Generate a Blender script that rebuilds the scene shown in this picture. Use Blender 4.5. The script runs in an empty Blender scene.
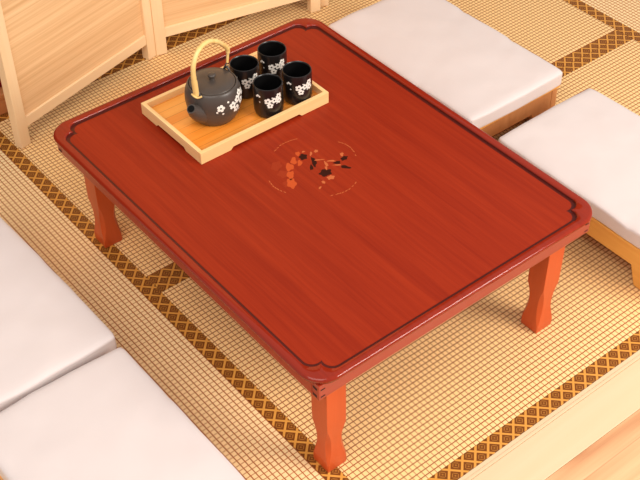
import bpy, bmesh, math, random
from mathutils import Vector, Matrix, noise
random.seed(7)
PI = math.pi
scn = bpy.context.scene
C = scn.collection

# ---------------------------------------------------------------- materials
def lin(c):
    return tuple(((v/255)/12.92 if v/255 <= .04045 else ((v/255+.055)/1.055)**2.4) for v in c) + (1,)

class NT:
    def __init__(s, name):
        s.m = bpy.data.materials.new(name); s.m.use_nodes = True
        s.t = s.m.node_tree; s.b = s.t.nodes['Principled BSDF']
    def n(s, typ, **kw):
        x = s.t.nodes.new(typ)
        for k, v in kw.items(): setattr(x, k, v)
        return x
    def l(s, a, b): s.t.links.new(a, b)
    def math(s, op, a, b=None, c=None):
        x = s.n('ShaderNodeMath', operation=op)
        for i, v in enumerate((a, b, c)):
            if v is None: continue
            if isinstance(v, (int, float)): x.inputs[i].default_value = v
            else: s.l(v, x.inputs[i])
        return x.outputs[0]
    def ss(s, v, lo, hi):
        x = s.n('ShaderNodeMapRange', interpolation_type='SMOOTHSTEP')
        s.l(v, x.inputs[0]); x.inputs[1].default_value = lo; x.inputs[2].default_value = hi
        return x.outputs[0]
    def mix(s, f, a, b, mode='MIX'):
        x = s.n('ShaderNodeMix', data_type='RGBA', blend_type=mode)
        for sock, v in ((x.inputs[0], f), (x.inputs[6], a), (x.inputs[7], b)):
            if isinstance(v, (int, float, tuple)): sock.default_value = v
            else: s.l(v, sock)
        return x.outputs[2]
    def coord(s, scale=(1, 1, 1), rot=(0, 0, 0), loc=(0, 0, 0)):
        tc = s.n('ShaderNodeTexCoord'); mp = s.n('ShaderNodeMapping')
        mp.inputs['Scale'].default_value = scale; mp.inputs['Rotation'].default_value = rot
        mp.inputs['Location'].default_value = loc
        s.l(tc.outputs['Object'], mp.inputs[0]); return mp.outputs[0]
    def noise(s, vec, scale=5, detail=4, rough=.55, dist=0):
        x = s.n('ShaderNodeTexNoise'); s.l(vec, x.inputs['Vector'])
        x.inputs['Scale'].default_value = scale; x.inputs['Detail'].default_value = detail
        x.inputs['Roughness'].default_value = rough; x.inputs['Distortion'].default_value = dist
        return x.outputs[0]
    def ramp(s, f, stops):
        x = s.n('ShaderNodeValToRGB'); e = x.color_ramp.elements
        while len(e) < len(stops): e.new(.5)
        for el, (p, c) in zip(e, stops): el.position = p; el.color = c
        s.l(f, x.inputs[0]); return x.outputs[0]
    def bump(s, h, strength=.3, dist=.001):
        x = s.n('ShaderNodeBump'); x.inputs['Strength'].default_value = strength
        x.inputs['Distance'].default_value = dist; s.l(h, x.inputs['Height'])
        s.l(x.outputs[0], s.b.inputs['Normal'])
    def set(s, **kw):
        for k, v in kw.items():
            sock = s.b.inputs[k.replace('_', ' ')]
            if isinstance(v, (int, float, tuple)): sock.default_value = v
            else: s.l(v, sock)
        return s

def wood(name, dark, light, axis='X', rough=.45, freq=60, coat=0, contrast=(.3, .7), spec=.5, stretch=.035, bumps=.1, coat_rough=.1):
    t = NT(name)
    sc = [1, 1, 1]; sc['XYZ'.index(axis)] = stretch
    v = t.coord(tuple(sc))
    a = t.noise(v, freq, 5, .6, .4)
    b = t.noise(v, freq*.22, 3, .5, .8)
    f = t.math('ADD', t.math('MULTIPLY', a, .55), t.math('MULTIPLY', b, .45))
    col = t.ramp(f, [(contrast[0], lin(dark)), (contrast[1], lin(light))])
    t.set(Base_Color=col, Roughness=rough, Coat_Weight=coat, Coat_Roughness=coat_rough, Specular_IOR_Level=spec)
    t.bump(a, bumps, .0006)
    return t.m

def plain(name, col, rough=.5, spec=.5, coat=0, var=0):
    t = NT(name)
    c = lin(col)
    if var:
        d = tuple(max(0, x*(1-var)) for x in c[:3])+(1,)
        base = t.mix(t.noise(t.coord(), 90, 4), d, c)
    else: base = c
    t.set(Base_Color=base, Roughness=rough, Specular_IOR_Level=spec, Coat_Weight=coat)
    return t.m

def rush(name, strong, cell, line):
    """woven rush: rows along one axis, thread crossings along the other"""
    t = NT(name)
    v = t.coord(); sp = t.n('ShaderNodeSeparateXYZ'); t.l(v, sp.inputs[0])
    P = .0096
    ax, ay = sp.outputs[0], sp.outputs[1]
    if strong == 'Y': ax, ay = ay, ax
    wob = t.math('MULTIPLY', t.math('SUBTRACT', t.noise(v, 25, 2), .5), .10)
    fv = t.math('FRACT', t.math('ADD', t.math('DIVIDE', ay, P), wob))
    fu = t.math('FRACT', t.math('ADD', t.math('DIVIDE', ax, P*.97), wob))
    dv = t.math('ABSOLUTE', t.math('SUBTRACT', fv, .5))
    du = t.math('ABSOLUTE', t.math('SUBTRACT', fu, .5))
    gv = t.ss(dv, .36, .44); gu = t.math('MULTIPLY', t.ss(du, .375, .45), .8)
    g = t.math('MAXIMUM', gv, gu)
    tint = t.noise(t.coord((1, 1, 1)), 4, 3)
    c1 = t.mix(tint, lin(cell), lin(tuple(int(x*.95) for x in cell)))
    fine = t.noise(v, 420, 2)
    c2 = t.mix(t.math('MULTIPLY', fine, .2), c1, lin((226, 176, 112)))
    t.set(Base_Color=t.mix(g, c2, lin(line)), Roughness=.55, Specular_IOR_Level=.35)
    h = t.math('SUBTRACT', 1.0, t.math('MULTIPLY', g, .9))
    t.bump(h, .55, .0012)
    return t.m

def brocade(name):
    t = NT(name)
    v = t.coord(); sp = t.n('ShaderNodeSeparateXYZ'); t.l(v, sp.inputs[0])
    x, y = sp.outputs[0], sp.outputs[1]; P = .0285
    fu = t.math('FRACT', t.math('DIVIDE', t.math('ADD', x, y), P))
    fv = t.math('FRACT', t.math('DIVIDE', t.math('SUBTRACT', x, y), P))
    du = t.math('ABSOLUTE', t.math('SUBTRACT', fu, .5)); dv = t.math('ABSOLUTE', t.math('SUBTRACT', fv, .5))
    d = t.math('MAXIMUM', du, dv)
    lat = t.ss(d, .375, .425)
    ring = t.math('MULTIPLY', t.ss(d, .17, .20), t.math('SUBTRACT', 1.0, t.ss(d, .25, .28)))
    dot = t.math('SUBTRACT', 1.0, t.ss(d, .05, .09))
    gap = t.ss(t.math('ABSOLUTE', t.math('SUBTRACT', du, dv)), .02, .06)
    inner = t.math('MULTIPLY', t.math('MAXIMUM', t.math('MULTIPLY', ring, gap), dot), .42)
    g = t.math('MAXIMUM', lat, inner)
    weave = t.noise(v, 900, 1)
    gold = t.mix(weave, lin((204, 138, 54)), lin((220, 158, 74)))
    dk = t.mix(weave, lin((98, 48, 8)), lin((126, 68, 18)))
    t.set(Base_Color=t.mix(g, dk, gold), Roughness=.5, Specular_IOR_Level=.3)
    t.bump(g, .4, .0006)
    return t.m

M = {}
M['rush_a'] = rush('woven rush rows across', 'X', (255, 217, 154), (158, 82, 30))
M['rush_b'] = rush('woven rush rows lengthwise', 'Y', (255, 224, 170), (172, 92, 38))
M['heri'] = brocade('gold lattice brocade border')
M['mahogany'] = wood('lacquered red mahogany top', (130, 33, 14), (154, 47, 20), 'Y', .36, 230, .05, (.3, .7), .10, .03, .03, .2)
M['rim'] = wood('lacquered red mahogany rim', (126, 31, 14), (146, 41, 19), 'Y', .4, 160, .7, (.3, .7), .0, .0, .03, .06)
M['leg'] = wood('orange red lacquered leg wood', (188, 74, 29), (208, 88, 38), 'Z', .4, 60, .2, (.3, .7), .35, .05, .04)
M['apron_x'] = wood('lacquered apron wood', (150, 46, 24), (170, 56, 30), 'X', .35, 70, .4, (.3, .7), .4, .03, .03)
M['apron_y'] = wood('lacquered apron wood side', (150, 46, 24), (170, 56, 30), 'Y', .35, 70, .4, (.3, .7), .4, .03, .03)
M['groove'] = plain('dark groove', (78, 18, 10), .35, .3)
M['slot'] = plain('dark joint slot', (40, 10, 6), .7)
M['pale_x'] = wood('pale bamboo strip', (238, 184, 118), (250, 212, 152), 'X', .4, 90, .15, (.3, .7))
M['pale_y'] = wood('pale bamboo strip short', (238, 184, 118), (250, 212, 152), 'Y', .4, 90, .15, (.3, .7))
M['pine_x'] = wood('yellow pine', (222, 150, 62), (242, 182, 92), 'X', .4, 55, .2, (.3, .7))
M['shaded_pine'] = wood('pine with painted shade', (176, 112, 64), (212, 150, 96), 'Z', .5, 45, .0, (.3, .7), .3, .3)  # pine darkened in colour for the shade on the back right bench
M['pine_y'] = wood('yellow pine lengthwise', (222, 150, 62), (242, 182, 92), 'Y', .4, 55, .2, (.3, .7))
M['screen_z'] = wood('pale screen pine upright', (238, 198, 148), (248, 218, 174), 'Z', .5, 50, 0, (.3, .7))
M['screen_x'] = wood('pale screen pine rail', (240, 202, 152), (250, 220, 178), 'X', .5, 50, 0, (.3, .7))
M['reed'] = wood('woven straw screen fill', (216, 168, 116), (244, 204, 154), 'X', .6, 240, 0, (.34, .66), .3, .012, .3)
M['plank'] = wood('pale yellow pine edge plank', (220, 190, 150), (227, 200, 164), 'X', .45, 40, .1, (.3, .7))
M['chest'] = wood('orange brown wood chest', (176, 104, 56), (204, 134, 80), 'X', .45, 50, .1)
M['pot'] = plain('dark grey stoneware', (76, 67, 61), .36, .5, 0, .25)
M['cup'] = plain('black glazed stoneware', (22, 19, 19), .3, .5, .15)
M['cup_in'] = plain('black glaze inside', (8, 7, 7), .5, .15)
M['white'] = plain('white blossom glaze', (236, 232, 222), .5)
M['bamboo'] = wood('pale bamboo handle', (226, 184, 104), (246, 218, 152), 'Z', .45, 60, .1, (.3, .7))
M['wire'] = plain('dark iron wire', (40, 36, 34), .4)
M['red_cloth'] = plain('dark red cloth', (140, 24, 30), .9, .2, 0, .2)
M['black_cloth'] = plain('black cloth', (34, 28, 34), .9, .2, 0, .2)
M['grey_cloth'] = plain('pale lilac cloth', (214, 200, 204), .9, .2, 0, .1)
for k, c in (('inlay_red', (150, 50, 24)), ('inlay_orange', (188, 78, 36)), ('inlay_dark', (52, 18, 10)), ('inlay_pink', (190, 98, 56))):
    M[k] = plain(k.replace('_', ' '), c, .4, .1)

def tray_base_mat():
    t = NT('amber bamboo slats')
    v = t.coord(); sp = t.n('ShaderNodeSeparateXYZ'); t.l(v, sp.inputs[0])
    q = t.math('DIVIDE', sp.outputs[1], .021)
    wn = t.n('ShaderNodeTexWhiteNoise', noise_dimensions='1D'); t.l(t.math('FLOOR', q), wn.inputs[1])
    st = t.coord((.04, 1, 1)); gr = t.noise(st, 120, 4)
    f = t.math('ADD', t.math('MULTIPLY', wn.outputs[0], .5), t.math('MULTIPLY', gr, .5))
    col = t.ramp(f, [(.2, lin((238, 140, 46))), (.8, lin((250, 176, 84)))])
    seam = t.ss(t.math('ABSOLUTE', t.math('SUBTRACT', t.math('FRACT', q), .5)), .46, .5)
    t.set(Base_Color=t.mix(t.math('MULTIPLY', seam, .6), col, lin((150, 84, 24))), Roughness=.35, Coat_Weight=.3, Coat_Roughness=.15)
    return t.m
M['tray_base'] = tray_base_mat()

def floor_mat():
    t = NT('pale pink beige floor boards')
    v = t.coord(); sp = t.n('ShaderNodeSeparateXYZ'); t.l(v, sp.inputs[0])
    q = t.math('DIVIDE', t.math('ADD', sp.outputs[1], .622), .09)
    row = t.math('FLOOR', q)
    wn = t.n('ShaderNodeTexWhiteNoise', noise_dimensions='1D'); t.l(row, wn.inputs[1])
    cx = t.n('ShaderNodeCombineXYZ')
    t.l(t.math('ADD', t.math('MULTIPLY', sp.outputs[0], .14), t.math('MULTIPLY', wn.outputs[0], 9.)), cx.inputs[0]); t.l(sp.outputs[1], cx.inputs[1])
    big = t.noise(cx.outputs[0], 11, 2, .4, .3)
    rings = t.math('PINGPONG', t.math('MULTIPLY', big, 9.), 1.0)
    cx2 = t.n('ShaderNodeCombineXYZ'); t.l(t.math('MULTIPLY', sp.outputs[0], .03), cx2.inputs[0]); t.l(sp.outputs[1], cx2.inputs[1])
    fine = t.noise(cx2.outputs[0], 160, 4)
    f = t.math('ADD', t.math('MULTIPLY', rings, .55), t.math('MULTIPLY', fine, .45))
    col = t.ramp(f, [(.2, lin((226, 182, 136))), (.55, lin((212, 160, 114))), (.9, lin((186, 124, 82)))])
    seam = t.ss(t.math('ABSOLUTE', t.math('SUBTRACT', t.math('FRACT', q), .5)), .485, .5)
    t.set(Base_Color=t.mix(t.math('MULTIPLY', seam, .55), col, lin((170, 112, 70))), Roughness=.4, Coat_Weight=.1)
    return t.m
M['floor'] = floor_mat()

def cushion_mat():
    t = NT('off white cushion cloth')
    v = t.coord()
    a = t.noise(v, 14, 3); f = t.noise(v, 700, 2)
    t.set(Base_Color=t.mix(a, lin((214, 202, 199)), lin((219, 207, 204))), Roughness=.5, Specular_IOR_Level=.35, Sheen_Weight=.1)
    t.bump(t.math('ADD', t.math('MULTIPLY', a, .8), t.math('MULTIPLY', f, .05)), .25, .004)
    return t.m
M['cushion'] = cushion_mat()

# ---------------------------------------------------------------- mesh helpers
def box(bm, x0, x1, y0, y1, z0, z1, bev=0, mi=0, seg=2):
    r = bmesh.ops.create_cube(bm, size=1)
    vs = r['verts']
    for v in vs:
        v.co = Vector(((x0+x1)/2+v.co.x*(x1-x0), (y0+y1)/2+v.co.y*(y1-y0), (z0+z1)/2+v.co.z*(z1-z0)))
    fs = {f for v in vs for f in v.link_faces}
    for f in fs: f.material_index = mi
    if bev:
        es = {e for v in vs for e in v.link_edges}
        bmesh.ops.bevel(bm, geom=list(es), offset=bev, segments=seg, profile=.6, affect='EDGES')
    return bm

def prism(bm, pts, plane, a, b, bev=0):
    """extrude a 2-D outline: plane 'XZ' (along y) or 'YZ' (along x) or 'XY' (along z)"""
    def P(u, v, w): return {'XZ': (u, w, v), 'YZ': (w, u, v), 'XY': (u, v, w)}[plane]
    A = [bm.verts.new(P(u, v, a)) for u, v in pts]; B = [bm.verts.new(P(u, v, b)) for u, v in pts]
    n = len(pts); fs = [bm.faces.new(A), bm.faces.new(B[::-1])]
    for i in range(n): fs.append(bm.faces.new((A[i], B[i], B[(i+1) % n], A[(i+1) % n])))
    bmesh.ops.recalc_face_normals(bm, faces=fs)
    if bev:
        es = {e for f in fs for e in f.edges}
        bmesh.ops.bevel(bm, geom=list(es), offset=bev, segments=2, profile=.6, affect='EDGES')
    return bm

def loft(bm, loops, cap0=True, cap1=True, mi=0, closed=True):
    R = [[bm.verts.new(p) for p in L] for L in loops]; n = len(R[0]); fs = []
    for a, b in zip(R, R[1:]):
        for i in range(n if closed else n-1):
            f = bm.faces.new((a[i], a[(i+1) % n], b[(i+1) % n], b[i])); f.material_index = mi; fs.append(f)
    if cap0: f = bm.faces.new(R[0][::-1]); f.material_index = mi; fs.append(f)
    if cap1: f = bm.faces.new(R[-1]); f.material_index = mi; fs.append(f)
    return R, fs

def lathe(bm, prof, seg=48, cx=0, cy=0, mi=0, cap0=True, cap1=True):
    return loft(bm, [[(cx+r*math.cos(2*PI*i/seg), cy+r*math.sin(2*PI*i/seg), z) for i in range(seg)] for r, z in prof], cap0, cap1, mi)

def tube(bm, pts, rad, seg=12, mi=0):
    pts = [Vector(p) for p in pts]; loops = []; up = None
    for i, p in enumerate(pts):
        t = (pts[min(i+1, len(pts)-1)]-pts[max(i-1, 0)]).normalized()
        if up is None:
            up = t.orthogonal().normalized()
        up = (up-t*up.dot(t)).normalized(); s = t.cross(up)
        r = rad[i] if isinstance(rad, (list, tuple)) else rad
        loops.append([p+r*(math.cos(2*PI*k/seg)*up+math.sin(2*PI*k/seg)*s) for k in range(seg)])
    return loft(bm, loops, True, True, mi)

def smooth_path(pts, n=8):
    pts = [Vector(p) for p in pts]; P = [pts[0]*2-pts[1]]+pts+[pts[-1]*2-pts[-2]]; out = []
    for i in range(1, len(P)-2):
        for k in range(n):
            t = k/n; a, b, c, d = P[i-1:i+3]
            out.append(.5*((2*b)+(c-a)*t+(2*a-5*b+4*c-d)*t*t+(3*b-a-3*c+d)*t**3))
    out.append(pts[-1]); return out

def obj(name, bm, mats, parent=None, loc=(0, 0, 0), smooth=None, label=None):
    me = bpy.data.meshes.new(name)
    bmesh.ops.recalc_face_normals(bm, faces=bm.faces)
    bm.to_mesh(me); bm.free()
    for m in (mats if isinstance(mats, (list, tuple)) else [mats]): me.materials.append(m)
    o = bpy.data.objects.new(name, me); C.objects.link(o); o.location = loc
    if parent: o.parent = parent
    if label: o['label'] = label
    if smooth is not None:
        me.polygons.foreach_set('use_smooth', [True]*len(me.polygons))
        me.set_sharp_from_angle(angle=math.radians(smooth))
    return o

def tag(o, label, cat, group=None):
    o['label'] = label; o['category'] = cat
    if group: o['group'] = group
    return o

def thing(name, label, cat, loc=(0, 0, 0), rz=0, group=None):
    o = bpy.data.objects.new(name, None); C.objects.link(o); o.empty_display_size = .05
    o.location = loc; o.rotation_euler = (0, 0, rz)
    return tag(o, label, cat, group)

def dup(root, loc, rz, label):
    def cp(o, par):
        c = o.copy(); C.objects.link(c)
        if par: c.parent = par
        for ch in list(o.children): cp(ch, c)
        return c
    r = cp(root, None); r.location = loc; r.rotation_euler = (0, 0, rz); r['label'] = label
    return r

def new(): return bmesh.new()

# ---------------------------------------------------------------- setting
bm = new(); box(bm, -2.6, 3.2, -2.4, 3.2, -.08, -.0122)
f = obj('floor', bm, M['floor']); f['kind'] = 'structure'
bm = new(); box(bm, -2.6, 3.2, -2.4, -.5835, -.0121, 0, .0006)
f = obj('floor_front', bm, M['floor']); f['kind'] = 'structure'
# pale plank edging the mats, with a fine moulded strip against the border
bm = new(); box(bm, -2.4, 2.6, -.583, -.511, -.012, .0006, .001)
t_ = obj('trim_1', bm, M['plank']); t_['kind'] = 'structure'
bm = new(); box(bm, -2.4, 2.6, -.5106, -.5052, -.012, .0014, .0008)
t_ = obj('trim_2', bm, M['plank']); t_['kind'] = 'structure'
bm = new(); box(bm, -2.4, 2.6, -.5048, -.4974, -.012, .0004, .0008)
t_ = obj('trim_3', bm, M['plank']); t_['kind'] = 'structure'
bm = new(); box(bm, -2.6, 3.2, 2.3, 2.4, -.0122, 3.2)
t_ = obj('wall_back_added', bm, plain('dark added wall', (104, 68, 46), .8)); t_['kind'] = 'structure'  # unseen wall, added and darkened to dim reflections on the lacquer

def mat_slab(name, label, x0, x1, y0, y1, mat, bands, rz=0, origin=None):
    ox, oy = origin or ((x0+x1)/2, (y0+y1)/2)
    t = thing(name, label, 'tatami mat', (ox, oy, -.012), rz, 'woven tatami mats on the floor')
    bm = new(); box(bm, x0-ox, x1-ox, y0-oy, y1-oy, 0, .0119, .0012)
    obj('woven_surface', bm, mat, t)
    for (a, b, c, d) in bands:
        bm = new(); box(bm, a-ox, b-ox, c-oy, d-oy, 0, .0121, .0010)
        obj('border_band', bm, M['heri'], t)
    return t

mat_slab('tatami_mat', 'woven tatami mat under the front half of the red table, beside the pale edge plank', -.2402, 1.052, -.4665, .1425, M['rush_a'],
         [(-.2402, 1.052, -.4968, -.4670), (-.2402, 1.052, .143, .1675)])
mat_slab('tatami_mat', 'woven tatami mat under the back half of the table, below the folding screen', -.2402, 1.052, .1935, .789, M['rush_a'],
         [(-.2402, 1.052, .168, .193), (-.2402, 1.052, .7895, .8145)])
mat_slab('tatami_mat', 'woven tatami mat behind the folding screen', -.2402, 1.052, .8402, 1.45, M['rush_a'],
         [(-.2402, 1.052, .815, .84)])
mat_slab('tatami_mat', 'woven tatami mat along the left under the two white cushions there', -1.25, -.2692, -.4968, 1.45, M['rush_b'],
         [(-.2688, -.2408, -.4968, 1.45)])
mat_slab('tatami_mat', 'woven tatami mat in the far right corner beyond the right seats', 1.083, 1.75, -.4968, 1.45, M['rush_b'],
         [(1.0528, 1.0825, -.4968, 1.45)])

# ---------------------------------------------------------------- low table
ZT = .255; HX, HY = .2985, .3858
tb = thing('low_table', 'low red brown lacquered rectangular table with floral inlay, in the middle of the mats', 'table', (0, 0, .0005))
NC = 12
def outer(inset, z, R=.042):
    out = []; hx, hy = HX-inset, HY-inset; r = R-inset
    for sx, sy, a0 in ((1, 1, 0), (-1, 1, 90), (-1, -1, 180), (1, -1, 270)):
        for k in range(2*NC+1):
            a = math.radians(a0+90*k/(2*NC))
            out.append((sx*(hx-r)+r*math.cos(a), sy*(hy-r)+r*math.sin(a), z))
    return out
PX, PY = .2832, .3705
def inner(inset, z, d=0):
    """panel outline whose corners are two round lobes meeting in a pointed cusp"""
    r, a = .0170, .038; out = []
    r2 = r-inset
    px, py = PX-d, PY-d
    half = (a-r)/math.sqrt(2)
    th = math.acos(min(.999, half/r2))           # angle from the line joining the two lobe centres
    base = []                                     # corner in (+,+): from the x = px edge to the y = py edge
    cB, cA = (px-r, py-a), (px-a, py-r)
    end = 135-math.degrees(th)                    # lobe B meets the cusp here
    for k in range(NC+1):
        t = math.radians(end*k/NC); base.append((cB[0]+r2*math.cos(t), cB[1]+r2*math.sin(t)))
    for k in range(1, NC+1):
        t = math.radians(90-end+end*k/NC); base.append((cA[0]+r2*math.cos(t), cA[1]+r2*math.sin(t)))
    for p in base: out.append((p[0], p[1], z))
    for p in reversed(base): out.append((-p[0], p[1], z))
    for p in base: out.append((-p[0], -p[1], z))
    for p in reversed(base): out.append((p[0], -p[1], z))
    return out
bm = new()
loops = [outer(.016, .2397), outer(.0075, .2400), outer(.0045, .2415), outer(.0025, .2450), outer(.0008, .2480), outer(0, .2505), outer(.0004, .2522), outer(.0012, .2534), outer(.0022, .2542), outer(.0034, .2548), outer(.0048, ZT),
         inner(-.0026, ZT), inner(-.0019, ZT-.0003), inner(-.0011, ZT-.0009), inner(-.0005, ZT-.0016), inner(0, ZT-.0026), inner(.0002, ZT-.0048), inner(.0008, ZT-.0053), inner(.0008, ZT-.0054, .0046)]
R_, F_ = loft(bm, loops, False, False)
per = len(F_)//(len(loops)-1)
for f in F_[-3*per:]: f.material_index = 1          # dark line where the rim meets the panel
obj('rim', bm, [M['rim'], M['groove']], tb, smooth=27)
bm = new(); L = inner(.0008, .2499, .0044); v = [bm.verts.new(p) for p in L]; bm.faces.new(v)
v2 = [bm.verts.new((x, y, .239)) for x, y, z in L]; bm.faces.new(v2[::-1])
for i in range(len(v)): bm.faces.new((v[i], v2[i], v2[(i+1) % len(v)], v[(i+1) % len(v)]))
panel = obj('panel', bm, M['mahogany'], tb)

# inlaid blossoms and dashed ring, flush with the panel
def blob(bm, x, y, rx, ry, ang, mi, z, seed, petals=0):
    n = 22; vs = []
    for k in range(n):
        a = 2*PI*k/n
        s = 1+.16*math.sin(3*a+seed)+.10*math.sin(5*a+seed*2.3)
        if petals: s = 1+.16*math.cos(petals*a+seed)+.08*math.sin(2*a+seed*3)
        u, w = rx*s*math.cos(a), ry*s*math.sin(a)
        vs.append(bm.verts.new((x+u*math.cos(ang)-w*math.sin(ang), y+u*math.sin(ang)+w*math.cos(ang), z)))
    f = bm.faces.new(vs); f.material_index = mi
S = 1.08e-4*4.2
bm = new(); ZI = .2500
RD = [(-.0396, .0487, .017, .011), (-.0434, .0238, .013, .012), (-.0514, -.0006, .014, .010)]
for i, (x, y, a, b) in enumerate(RD): blob(bm, x, y, a*.75, b*.8, .5, 0, ZI+.00002, i*1.7, 5)
for i, (x, y, a, b) in enumerate([(-.0239, .0322, .010, .007), (-.0084, .0408, .010, .005), (.0089, .0517, .006, .004), (-.0037, .0298, .008, .004), (-.0475, -.004, .013, .008), (-.036, .014, .011, .006)]):
    blob(bm, x, y, a, b, .95, 1, ZI+.00006, i*2.1, 5 if i in (4,) else 0)
for i, (x, y, a, b, g) in enumerate([(.0111, .0391, .0075, .0075, 0), (.0168, .0165, .004, .013, -.5), (.0043, .0075, .003, .007, -.6), (.014, -.0185, .0115, .0085, -.3), (.0467, -.0102, .006, .004, -.4),
                                     (.0633, -.0085, .0068, .005, 0), (.050, -.0285, .009, .0038, -1.0)]):
    blob(bm, x, y, a, b, g, 2, ZI+.0001, i*1.3, 5 if i in (0, 3, 5) else 0)
for i, (x, y, a, b, g) in enumerate([(.0379, .0373, .004, .0035, 0), (.0266, .0372, .002, .006, -.8), (.0270, .0153, .009, .0016, -.55), (.0295, -.001, .0025, .0075, -.3), (.0415, -.0002, .0075, .0022, -.65),
                                     (.0426, -.0153, .007, .0018, -.65), (.0668, .0020, .003, .0055, -.7), (.0227, -.0095, .002, .005, -.5), (.0130, -.0340, .0065, .0055, 0), (-.0044, -.0359, .003, .0038, 0), (-.0178, -.0433, .004, .0018, .5),
                                     (.020, .0500, .003, .002, 0)]):
    blob(bm, x, y, a, b, g, 3, ZI+.00014, i*.9, 5 if i in (8, 9, 0) else 0)
ring = [(-.0152, .0838), (-.0075, .0868), (.0002, .0895), (.0066, .0899), (.0131, .0899), (.0185, .0893), (.024, .0884), (.0285, .0873), (.0325, .0859), (.085, .0308), (.0875, .0255), (.0896, .0197), (.0902, .0142), (.0905, .0086), (.0895, .0022), (.0882, -.0041), (.0837, -.0148),
        (-.0735, .0229), (-.0748, .0162), (-.076, .0093), (-.0755, .0037), (-.0747, -.0019), (-.073, -.0085), (-.0703, -.015), (.0363, -.0713), (.0273, -.0746), (.0183, -.077), (.0113, -.0772), (.0043, -.0769), (-.0007, -.0757), (-.0057, -.0741), (-.015, -.0711)]
INL = [M['inlay_red'], M['inlay_orange'], M['inlay_dark'], M['inlay_pink']]
obj('blossom_inlay', bm, INL, tb, label='faded inlay of red, orange and dark blossoms in the table top')
for lo, hi in ((0, 9), (9, 17), (17, 24), (24, 32)):
    bm = new()
    for i in range(lo, hi):
        x, y = ring[i]; blob(bm, x, y, .0026 if i % 3 else .0032, .0008, math.atan2(y, x)+PI/2, 3, ZI+.00003, i)
    obj('dashed_arc', bm, INL, tb, label='thin dashed arc around the blossom inlay')

AX, AY, AZ0, AZ1, AT = .2855, .3735, .2085, .2395, .016
bm = new(); box(bm, -AX, AX, -AY, -AY+AT, AZ0, AZ1, .0012); obj('apron', bm, M['apron_x'], tb)
bm = new(); box(bm, -AX, AX, AY-AT, AY, AZ0, AZ1, .0012); obj('apron', bm, M['apron_x'], tb)
for s in (-1, 1):
    bm = new(); x = s*AX
    box(bm, min(x, x-s*AT)+.0004*s, max(x, x-s*AT)+.0004*s, -AY+AT+.0002, AY-AT-.0002, AZ0, AZ1, .0012); obj('apron', bm, M['apron_y'], tb)
for sx in (-1, 1):
    for sy in (-1, 1):
        for z in (.2145, .2295):
            x0 = sx*(AX-.0012); y0 = sy*(AY-.009); bm = new()
            box(bm, min(x0, x0+sx*.0016), max(x0, x0+sx*.0016), y0-.0045, y0+.0045, z-.0022, z+.0022); obj('joint_slot', bm, M['slot'], tb)
            x0 = sx*(AX-.0075); y0 = sy*(AY-.0012); bm = new()
            box(bm, x0-.004, x0+.004, min(y0, y0+sy*.0016), max(y0, y0+sy*.0016), z-.0010, z+.0010); obj('joint_slot', bm, M['slot'], tb)

def leg_mesh(sx, sy):
    bm = new(); loops = []
    prof = [(0, .0180), (.004, .0186), (.018, .0191), (.026, .0189), (.036, .0181), (.048, .0171), (.058, .0166), (.070, .0165), (.082, .0168), (.094, .0175), (.104, .0182), (.114, .0186), (.14, .0187), (.175, .0187), (.2385, .0187)]
    bx, by, lx, ly = {(-1, -1): (-.2405, -.3420, -.006, -.004), (1, -1): (.2275, -.3410, .001, -.002), (-1, 1): (-.2405, .3245, -.004, -.008), (1, 1): (.2290, .3245, .006, -.008)}[(sx, sy)]
    for z, w in prof:
        t = z/.2385
        cx, cy = bx+lx*t, by+ly*t
        # carved lens shaped facet on each corner
        u = (z-.015)/(.104-.015); c = 0.0005
        if 0 < u < 1: c += .0062*math.sin(PI*u)**.8
        q = [(w, w-c), (w-c, w), (-w+c, w), (-w, w-c), (-w, -w+c), (-w+c, -w), (w-c, -w), (w, -w+c)]
        loops.append([(cx+a, cy+b, z) for a, b in q])
    loft(bm, loops)
    return bm
for sx in (-1, 1):
    for sy in (-1, 1): obj('leg', leg_mesh(sx, sy), M['leg'], tb, smooth=28)

# ---------------------------------------------------------------- tray
TX0, TX1, TY0, TY1, TZ = -.1366, .1436, .1324, .3204, .2506
tcx, tcy = (TX0+TX1)/2, (TY0+TY1)/2; hx, hy = (TX1-TX0)/2, (TY1-TY0)/2
tr = thing('serving_tray', 'pale bamboo serving tray with amber slatted base on the red table', 'tray', (tcx, tcy, TZ))
def side_outline(h, foot, top=.0235, up=.0055):
    return [(-h, 0), (-h+foot, 0), (-h+foot+.006, up), (h-foot-.006, up), (h-foot, 0), (h, 0), (h, top), (-h, top)]
W = .0075
for s in (-1, 1):
    bm = new(); y = s*hy; prism(bm, side_outline(hx, .062), 'XZ', min(y, y-s*W), max(y, y-s*W), .0008); obj('long_side', bm, M['pale_x'], tr)
    bm = new(); x = s*hx; prism(bm, side_outline(hy-W-.0001, .040), 'YZ', min(x, x-s*W), max(x, x-s*W), .0008); obj('short_side', bm, M['pale_y'], tr)
bm = new(); box(bm, -hx+W, hx-W, -hy+W, hy-W, .0058, .0105); obj('base_panel', bm, M['tray_base'], tr)
TF = TZ+.0106

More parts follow.
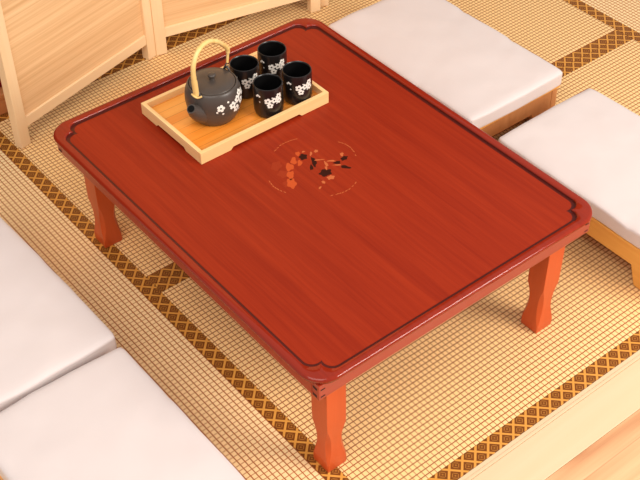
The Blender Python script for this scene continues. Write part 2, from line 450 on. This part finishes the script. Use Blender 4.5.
# ---------------------------------------------------------------- blossom marks on turned ware
def petal_patch(bm, radius_at, ang, z, pr, mi, off=.0004):
    """a small round patch lying on a turned surface"""
    r0 = radius_at(z); n = 9; vs = []
    def P(u, w):
        zz = z+w; r = radius_at(zz)+off; a = ang+u/r0
        return (r*math.cos(a), r*math.sin(a), zz)
    c = bm.verts.new(P(0, 0))
    for k in range(n): vs.append(bm.verts.new(P(pr*math.cos(2*PI*k/n), pr*math.sin(2*PI*k/n))))
    for k in range(n):
        f = bm.faces.new((c, vs[k], vs[(k+1) % n])); f.material_index = mi
def flower(bm, radius_at, ang, z, size, mi, rot=0, n=5):
    r0 = radius_at(z)
    for k in range(n):
        a = rot+2*PI*k/5
        petal_patch(bm, radius_at, ang+size*.62*math.cos(a)/r0, z+size*.62*math.sin(a), size*.42, mi)
VIEW = math.radians(231.7)      # towards the viewer's side of the room
def interp(prof):
    def f(z):
        for (r0, z0), (r1, z1) in zip(prof, prof[1:]):
            if z0 <= z <= z1: return r0+(r1-r0)*(z-z0)/max(1e-9, z1-z0)
        return prof[-1][0] if z > prof[-1][1] else prof[0][0]
    return f

cup_prof = [(.0195, 0), (.0222, .0008), (.0244, .004), (.0256, .010), (.0261, .018), (.0262, .035), (.0261, .050), (.0259, .0605), (.0254, .0625), (.0245, .0630)]
def make_cup(name, label, loc, seed):
    bm = new()
    lathe(bm, cup_prof+[(.0236, .0622), (.0232, .060)], 48, 0, 0, 0, True, False)
    lathe(bm, [(.0232, .060), (.0230, .030), (.0220, .010), (.0180, .0055), (.006, .005)], 48, 0, 0, 1, False, True)
    ra = interp(cup_prof)
    rnd = random.Random(seed)
    for a, z, s, n in ((-30, .047, .0044, 3), (7, .040, .0056, 5), (17, .0305, .0050, 5), (33, .040, .0052, 5), (50, .0475, .0052, 5), (54, .0375, .0050, 5)):
        flower(bm, ra, math.radians(a-7)+rnd.uniform(-.03, .03), z+rnd.uniform(-.001, .001), s*1.12, 2, rnd.uniform(0, 1.2), n)
    for a, z in ((-24, .037), (24, .047), (42, .0335)):
        petal_patch(bm, ra, math.radians(a-7), z, .0012, 2)
    bmesh.ops.remove_doubles(bm, verts=bm.verts, dist=1e-6)
    o = obj(name, bm, [M['cup'], M['cup_in'], M['white']], None, loc, 45)
    return o
CG = 'black cups with white blossoms on the tray'
cups = [(.0361, .1694, 'black blossom cup nearest the front edge of the tray', 0), (.0996, .1679, 'black blossom cup standing at the right end of the tray', .12),
        (.0386, .2429, 'black blossom cup right beside the teapot, partly behind another cup', .05), (.1046, .2479, 'black blossom cup at the back corner of the tray, farthest from the teapot', -.03)]
c0 = None
for i, (x, y, lab, da) in enumerate(cups):
    if c0 is None: c0 = make_cup('tea_cup', lab, (x, y, TF), 3); o = c0
    else: o = c0.copy(); C.objects.link(o); o.location = (x, y, TF)
    o.rotation_euler = (0, 0, VIEW+da); o.scale = (1.03, 1.03, 1.01); tag(o, lab, 'cup', CG)

# ---------------------------------------------------------------- teapot
tp = thing('teapot', 'dark grey stoneware teapot with white blossoms and tall bamboo handle, on the tray', 'teapot', (-.0449, .2219, TF)); tp.scale = (1.05, 1.05, 1.03)
pot_prof = [(.030, 0), (.0335, .001), (.0375, .006), (.0425, .016), (.0462, .028), (.0478, .040), (.0476, .050), (.0460, .059), (.0440, .065), (.0425, .0685), (.0412, .0700)]
bm = new()
lathe(bm, pot_prof+[(.0398, .0700), (.0392, .0685), (.0392, .064)], 64)
ra = interp(pot_prof)
for a, z, s, n in ((13, .043, .0060, 5), (40, .041, .0062, 5), (50, .0305, .0060, 5), (55, .047, .0060, 5), (68, .0385, .0058, 5), (66, .054, .0056, 5), (80, .050, .0056, 4)):
    flower(bm, ra, VIEW+math.radians(a+6), z+.004, s*1.15, 1, a*.1, n)
for a, z in ((17, .031), (30, .051), (60, .024), (5, .036)): petal_patch(bm, ra, VIEW+math.radians(a+6), z+.004, .0019, 1)
obj('body', bm, [M['pot'], M['white']], tp, smooth=50)
bm = new(); lathe(bm, [(.0386, .0655), (.0386, .0700), (.0378, .0712), (.0350, .0716), (.0335, .0724), (.022, .0742), (.010, .0752), (.004, .0754)], 64)
lid = obj('lid', bm, M['pot'], tp, smooth=40)
bm = new(); lathe(bm, [(.0050, .0745), (.0044, .0775), (.0050, .0800), (.0066, .0822), (.0070, .0840), (.0060, .0856), (.003, .0864), (.001, .0865)], 24)
obj('knob', bm, M['pot'], lid, smooth=60)
SD = Vector((-.94, -.34, 0)).normalized()
bm = new()
cs = [SD*.030+Vector((0, 0, .026)), SD*.043+Vector((0, 0, .034)), SD*.052+Vector((0, 0, .042)), SD*.0585+Vector((0, 0, .0495)), SD*.0615+Vector((0, 0, .053))]
tube(bm, cs, [.0195, .0165, .0128, .0092, .0080], 24)
obj('spout', bm, M['pot'], tp, smooth=60)
bm = new(); d = (cs[-1]-cs[-2]).normalized(); e = cs[-1]
tube(bm, [e-d*.004, e+d*.0006], .0060, 20); obj('spout_dark_plug', bm, M['cup_in'], tp, label='black plug painting the dark inside the spout mouth')  # solid black plug stands in for the shade inside the spout
LD = Vector((.945, .325, 0)).normalized()
for s in (-1, 1):
    bm = new(); side = LD.cross(Vector((0, 0, 1)))
    p = LD*s*.0415+Vector((0, 0, .067))
    arc = [p+side*(.0055*math.cos(a))+Vector((0, 0, .0085*math.sin(a))) for a in [PI*k/10 for k in range(11)]]
    tube(bm, arc, .0021, 10); obj('lug', bm, M['pot'], tp, smooth=60)
    bm = new(); q = LD*s*.0425+Vector((0, 0, .0765)); rr = .0046
    tube(bm, [q+LD*s*(rr*math.cos(a))+Vector((0, 0, rr*math.sin(a)+.001)) for a in [2*PI*k/14 for k in range(14)]], .0012, 8)
    obj('wire_loop', bm, M['wire'], tp, smooth=60)
bm = new()
H = [(-.0440, .0690), (-.0450, .090), (-.0465, .110), (-.0440, .130), (-.0330, .1460), (-.0160, .1525), (.0030, .1490), (.0220, .1370), (.0400, .1190), (.0480, .1070), (.0475, .0985), (.0445, .082)]
path = smooth_path([LD*u+Vector((0, 0, z)) for u, z in H], 5)
n = len(path); rad = []
for i in range(n):
    u = i/(n-1); r = .0042-.0008*max(0, (u-.55))/.45
    for b in (.17, .40, .62, .80): r += .0008*math.exp(-((u-b)/.012)**2)
    if u < .14: r += .0009
    if u > .9: r -= .0012
    rad.append(r)
tube(bm, path, rad, 12); obj('handle', bm, M['bamboo'], tp, smooth=60)
bm = new(); p0 = LD*-.044+Vector((0, 0, .071))
side = LD.cross(Vector((0, 0, 1)))
tube(bm, smooth_path([p0+side*.012-LD*.001+Vector((0, 0, .001)), p0+side*.006-LD*.0045+Vector((0, 0, -.002)), p0-LD*.006, p0-side*.006-LD*.004+Vector((0, 0, .001))], 4), .0016, 8)
obj('binding', bm, M['bamboo'], tp, smooth=60)

# ---------------------------------------------------------------- low benches with cushions
BL, BW = .43, .258
def board(h, leg, cut, bm, plane, a, b, z1=.0815, zr=.042):
    prism(bm, [(-h, 0), (-h+leg, 0), (-h+leg+cut, zr), (h-leg-cut, zr), (h-leg, 0), (h, 0), (h, z1), (-h, z1)], plane, a, b, .0015)
BG = 'low pine benches around the table'; CUG = 'off white seat cushions on the low benches'
def make_bench(label, loc, ends='pine_x', sides='pine_y'):
    t = thing('low_bench', label, 'bench', loc, 0, BG)
    for s in (-1, 1):
        bm = new(); x = s*BW/2; board(BL/2, .078, .014, bm, 'YZ', min(x, x-s*.016), max(x, x-s*.016)); obj('side_panel', bm, M[sides], t)
        bm = new(); y = s*(BL/2-.0004); board(BW/2-.0163, .035, .020, bm, 'XZ', min(y, y-s*.016), max(y, y-s*.016)); obj('end_panel', bm, M[ends], t)
    bm = new(); box(bm, -BW/2-.003, BW/2+.003, -BL/2-.003, BL/2+.003, .0817, .0885, .0015); obj('seat_board', bm, M['pine_y'], t)
    return t
def make_cushion(seed, lx=.264, ly=.446, h=.036):
    bm = new()
    bmesh.ops.create_grid(bm, x_segments=1, y_segments=1, size=.5); bm.clear()
    bmesh.ops.create_cube(bm, size=2)
    bmesh.ops.subdivide_edges(bm, edges=bm.edges, cuts=31, use_grid_fill=True)
    r = .007; off = Vector((seed*7.3, seed*3.1, 0))
    for v in bm.verts:
        # denser rows near the edges
        w = Vector([math.copysign(abs(c)**.8, c) for c in v.co])
        u, q = w.x, w.y
        p = Vector((w.x*lx/2, w.y*ly/2, w.z*h/2))
        inn = Vector([max(-(d/2-r), min(d/2-r, c)) for c, d in zip(p, (lx, ly, h))])
        e = p-inn
        if e.length > 1e-9: p = inn+e.normalized()*r*(min(1, max(abs(e.x), abs(e.y), abs(e.z))/r))
        # soft filling: crowned top, slightly bowed sides, creases
        p.z += .003*(1-u*u)*(1-q*q) if w.z > 0 else 0
        p.x += math.copysign(.0025, u)*(1-q*q)*abs(u)**6; p.y += math.copysign(.0025, q)*(1-u*u)*abs(q)**6
        nz = noise.noise(p*18+off)*.0018+noise.noise(p*45+off)*.0007
        if w.z > -.2: p.z += nz
        p.x += noise.noise(p*14+off+Vector((5, 5, 5)))*.002*abs(u)**4; p.y += noise.noise(p*14+off+Vector((9, 2, 5)))*.002*abs(q)**4
        # a few pinched creases running in from the long edge
        for k in range(3):
            cy = noise.noise(Vector((seed*2.7, k*5.1, 1.3)))*.9; s_ = -1 if k % 2 else 1
            dx = max(0, (s_*u+.1)/1.1); ln = q-cy-.25*(u-s_)
            if w.z > 0: p.z -= .0026*dx**2*math.exp(-(ln/.03)**2)
        v.co = p+Vector((0, 0, h/2))
    me_o = obj('seat_cushion', bm, M['cushion'], None, (0, 0, 0), 60)
    return me_o
spots = [(.5600, .2655, 1, 'low bench farthest back at the right, its end face with painted shade visible beyond the table'), (.5620, -.2500, 2, 'low pine bench at the right front, its notched leg on the mat beside the table'),
         (-.5470, .2150, 3, 'low pine bench at the upper left, hidden under its white cushion'), (-.5475, -.2490, 4, 'low pine bench at the lower left corner, hidden under its white cushion')]
clab = ['off white seat cushion farthest back, beyond the right edge of the table', 'off white seat cushion on the right front bench with the notched pine leg',
        'off white seat cushion at the upper left, its front end meeting another cushion', 'off white seat cushion in the lower left corner of the picture']
b0 = None
for (x, y, sd, lab), cl in zip(spots, clab):
    if sd == 1: make_bench(lab, (x, y, .0006), 'shaded_pine', 'shaded_pine')
    elif b0 is None: b0 = make_bench(lab, (x, y, .0006))
    else: dup(b0, (x, y, .0006), 0, lab)
    cu = make_cushion(sd); cu.location = (x, y, .0892); cu.rotation_euler.z = .02 if sd == 3 else 0; tag(cu, cl, 'cushion', CUG)

# ---------------------------------------------------------------- folding screen
fs_ = thing('folding_screen', 'pale pine folding screen with woven straw panels behind the table', 'screen', (0, 0, 0))
SH = 1.25
def screen_panel(A, B, w=.026, d=.020):
    A, B = Vector(A), Vector(B); L = (B-A).length; ang = math.atan2(B.y-A.y, B.x-A.x)
    bm = new(); box(bm, w, L-w, -.003, .003, .066, SH-.03)
    p = obj('straw_panel', bm, M['reed'], fs_, (A.x, A.y, 0)); p.rotation_euler = (0, 0, ang)
    for x0 in (0, L-w):
        bm = new(); box(bm, x0, x0+w, -d/2, d/2, .0008, SH, .0015); obj('stile', bm, M['screen_z'], p)
    for z0, z1 in ((.042, .066), (SH-.03, SH-.006)):
        bm = new(); box(bm, w, L-w, -d/2+.002, d/2-.002, z0, z1, .001); obj('rail', bm, M['screen_x'], p)
    return p
screen_panel((-.238, .684), (.166, .795))
screen_panel((.169, .792), (.575, .703))
screen_panel((.5925, .7030), (.790, 1.034))

# ---------------------------------------------------------------- things behind the screen at the left
ch = thing('wooden_box', 'low orange brown wooden box half hidden behind the left end of the screen', 'box', (-.37, .937, .0008))
bm = new(); box(bm, -.21, .21, -.13, .13, 0, .040, .002); obj('body', bm, M['chest'], ch)
bm = new(); box(bm, -.214, .214, -.134, .134, .0402, .052, .002); obj('lid', bm, M['chest'], ch)
def folded(name, label, mat, z0, z1, dx, seed):
    bm = new(); box(bm, -.19+dx, .19, -.115, .115, 0, z1-z0, (z1-z0)*.35, 0, 4)
    for v in bm.verts: v.co += noise.noise_vector(v.co*20+Vector((seed, 0, 0)))*.002*(1 if v.co.z > .002 else 0)
    o = obj(name, bm, mat, None, (-.37, .937, z0), 60); return tag(o, label, 'cloth', 'folded cloths on the wooden box')
folded('folded_cloth', 'dark red folded cloth lying directly on the wooden box behind the screen', M['red_cloth'], .0532, .085, 0, 1)
folded('folded_cloth', 'pale lilac folded cloth between the red and the black cloth', M['grey_cloth'], .0875, .112, .01, 2)
folded('folded_cloth', 'black folded cloth on top of the stack behind the screen', M['black_cloth'], .1145, .145, .02, 3)

# ---------------------------------------------------------------- light
w = bpy.data.worlds.new('World'); scn.world = w; w.use_nodes = True
bg = w.node_tree.nodes['Background']; bg.inputs[0].default_value = (1, .95, .91, 1); bg.inputs[1].default_value = .44
def area(name, loc, target, sx, sy, power, col):
    L = bpy.data.lights.new(name, 'AREA'); L.shape = 'RECTANGLE'; L.size = sx; L.size_y = sy; L.energy = power; L.color = col
    o = bpy.data.objects.new(name, L); C.objects.link(o); o.location = loc
    o.rotation_euler = (Vector(target)-Vector(loc)).to_track_quat('-Z', 'Y').to_euler(); return o
area('window_light', (1.0, -2.0, 1.55), (.1, 0, .1), 1.1, .9, 43, (1, .92, .84))
area('fill_light', (-1.5, -.9, 2.5), (-.2, 0, 0), 2.0, 2.0, 37, (1, .94, .88))  # added fill lamp that brightens the left side, no known source
scn.view_settings.view_transform = 'Standard'; scn.view_settings.look = 'None'
scn.view_settings.exposure = .45; scn.view_settings.gamma = 1; scn.view_settings.use_curve_mapping = False

# ---------------------------------------------------------------- camera
cam = bpy.data.cameras.new('camera'); co = bpy.data.objects.new('camera', cam); C.objects.link(co); scn.camera = co
f_, az, pt, ro = 1215.25, .90277556, .7476693, -.01260947
cam.sensor_fit = 'HORIZONTAL'; cam.sensor_width = 36; cam.lens = f_*36/640; cam.clip_start = .05
fw = Vector((math.cos(pt)*math.cos(az), math.cos(pt)*math.sin(az), -math.sin(pt)))
r = fw.cross(Vector((0, 0, 1))).normalized(); u = r.cross(fw)
r2 = math.cos(ro)*r+math.sin(ro)*u; u2 = -math.sin(ro)*r+math.cos(ro)*u
co.matrix_world = Matrix(((r2.x, u2.x, -fw.x, -.97861819), (r2.y, u2.y, -fw.y, -1.25907977), (r2.z, u2.z, -fw.z, 1.56821071), (0, 0, 0, 1)))
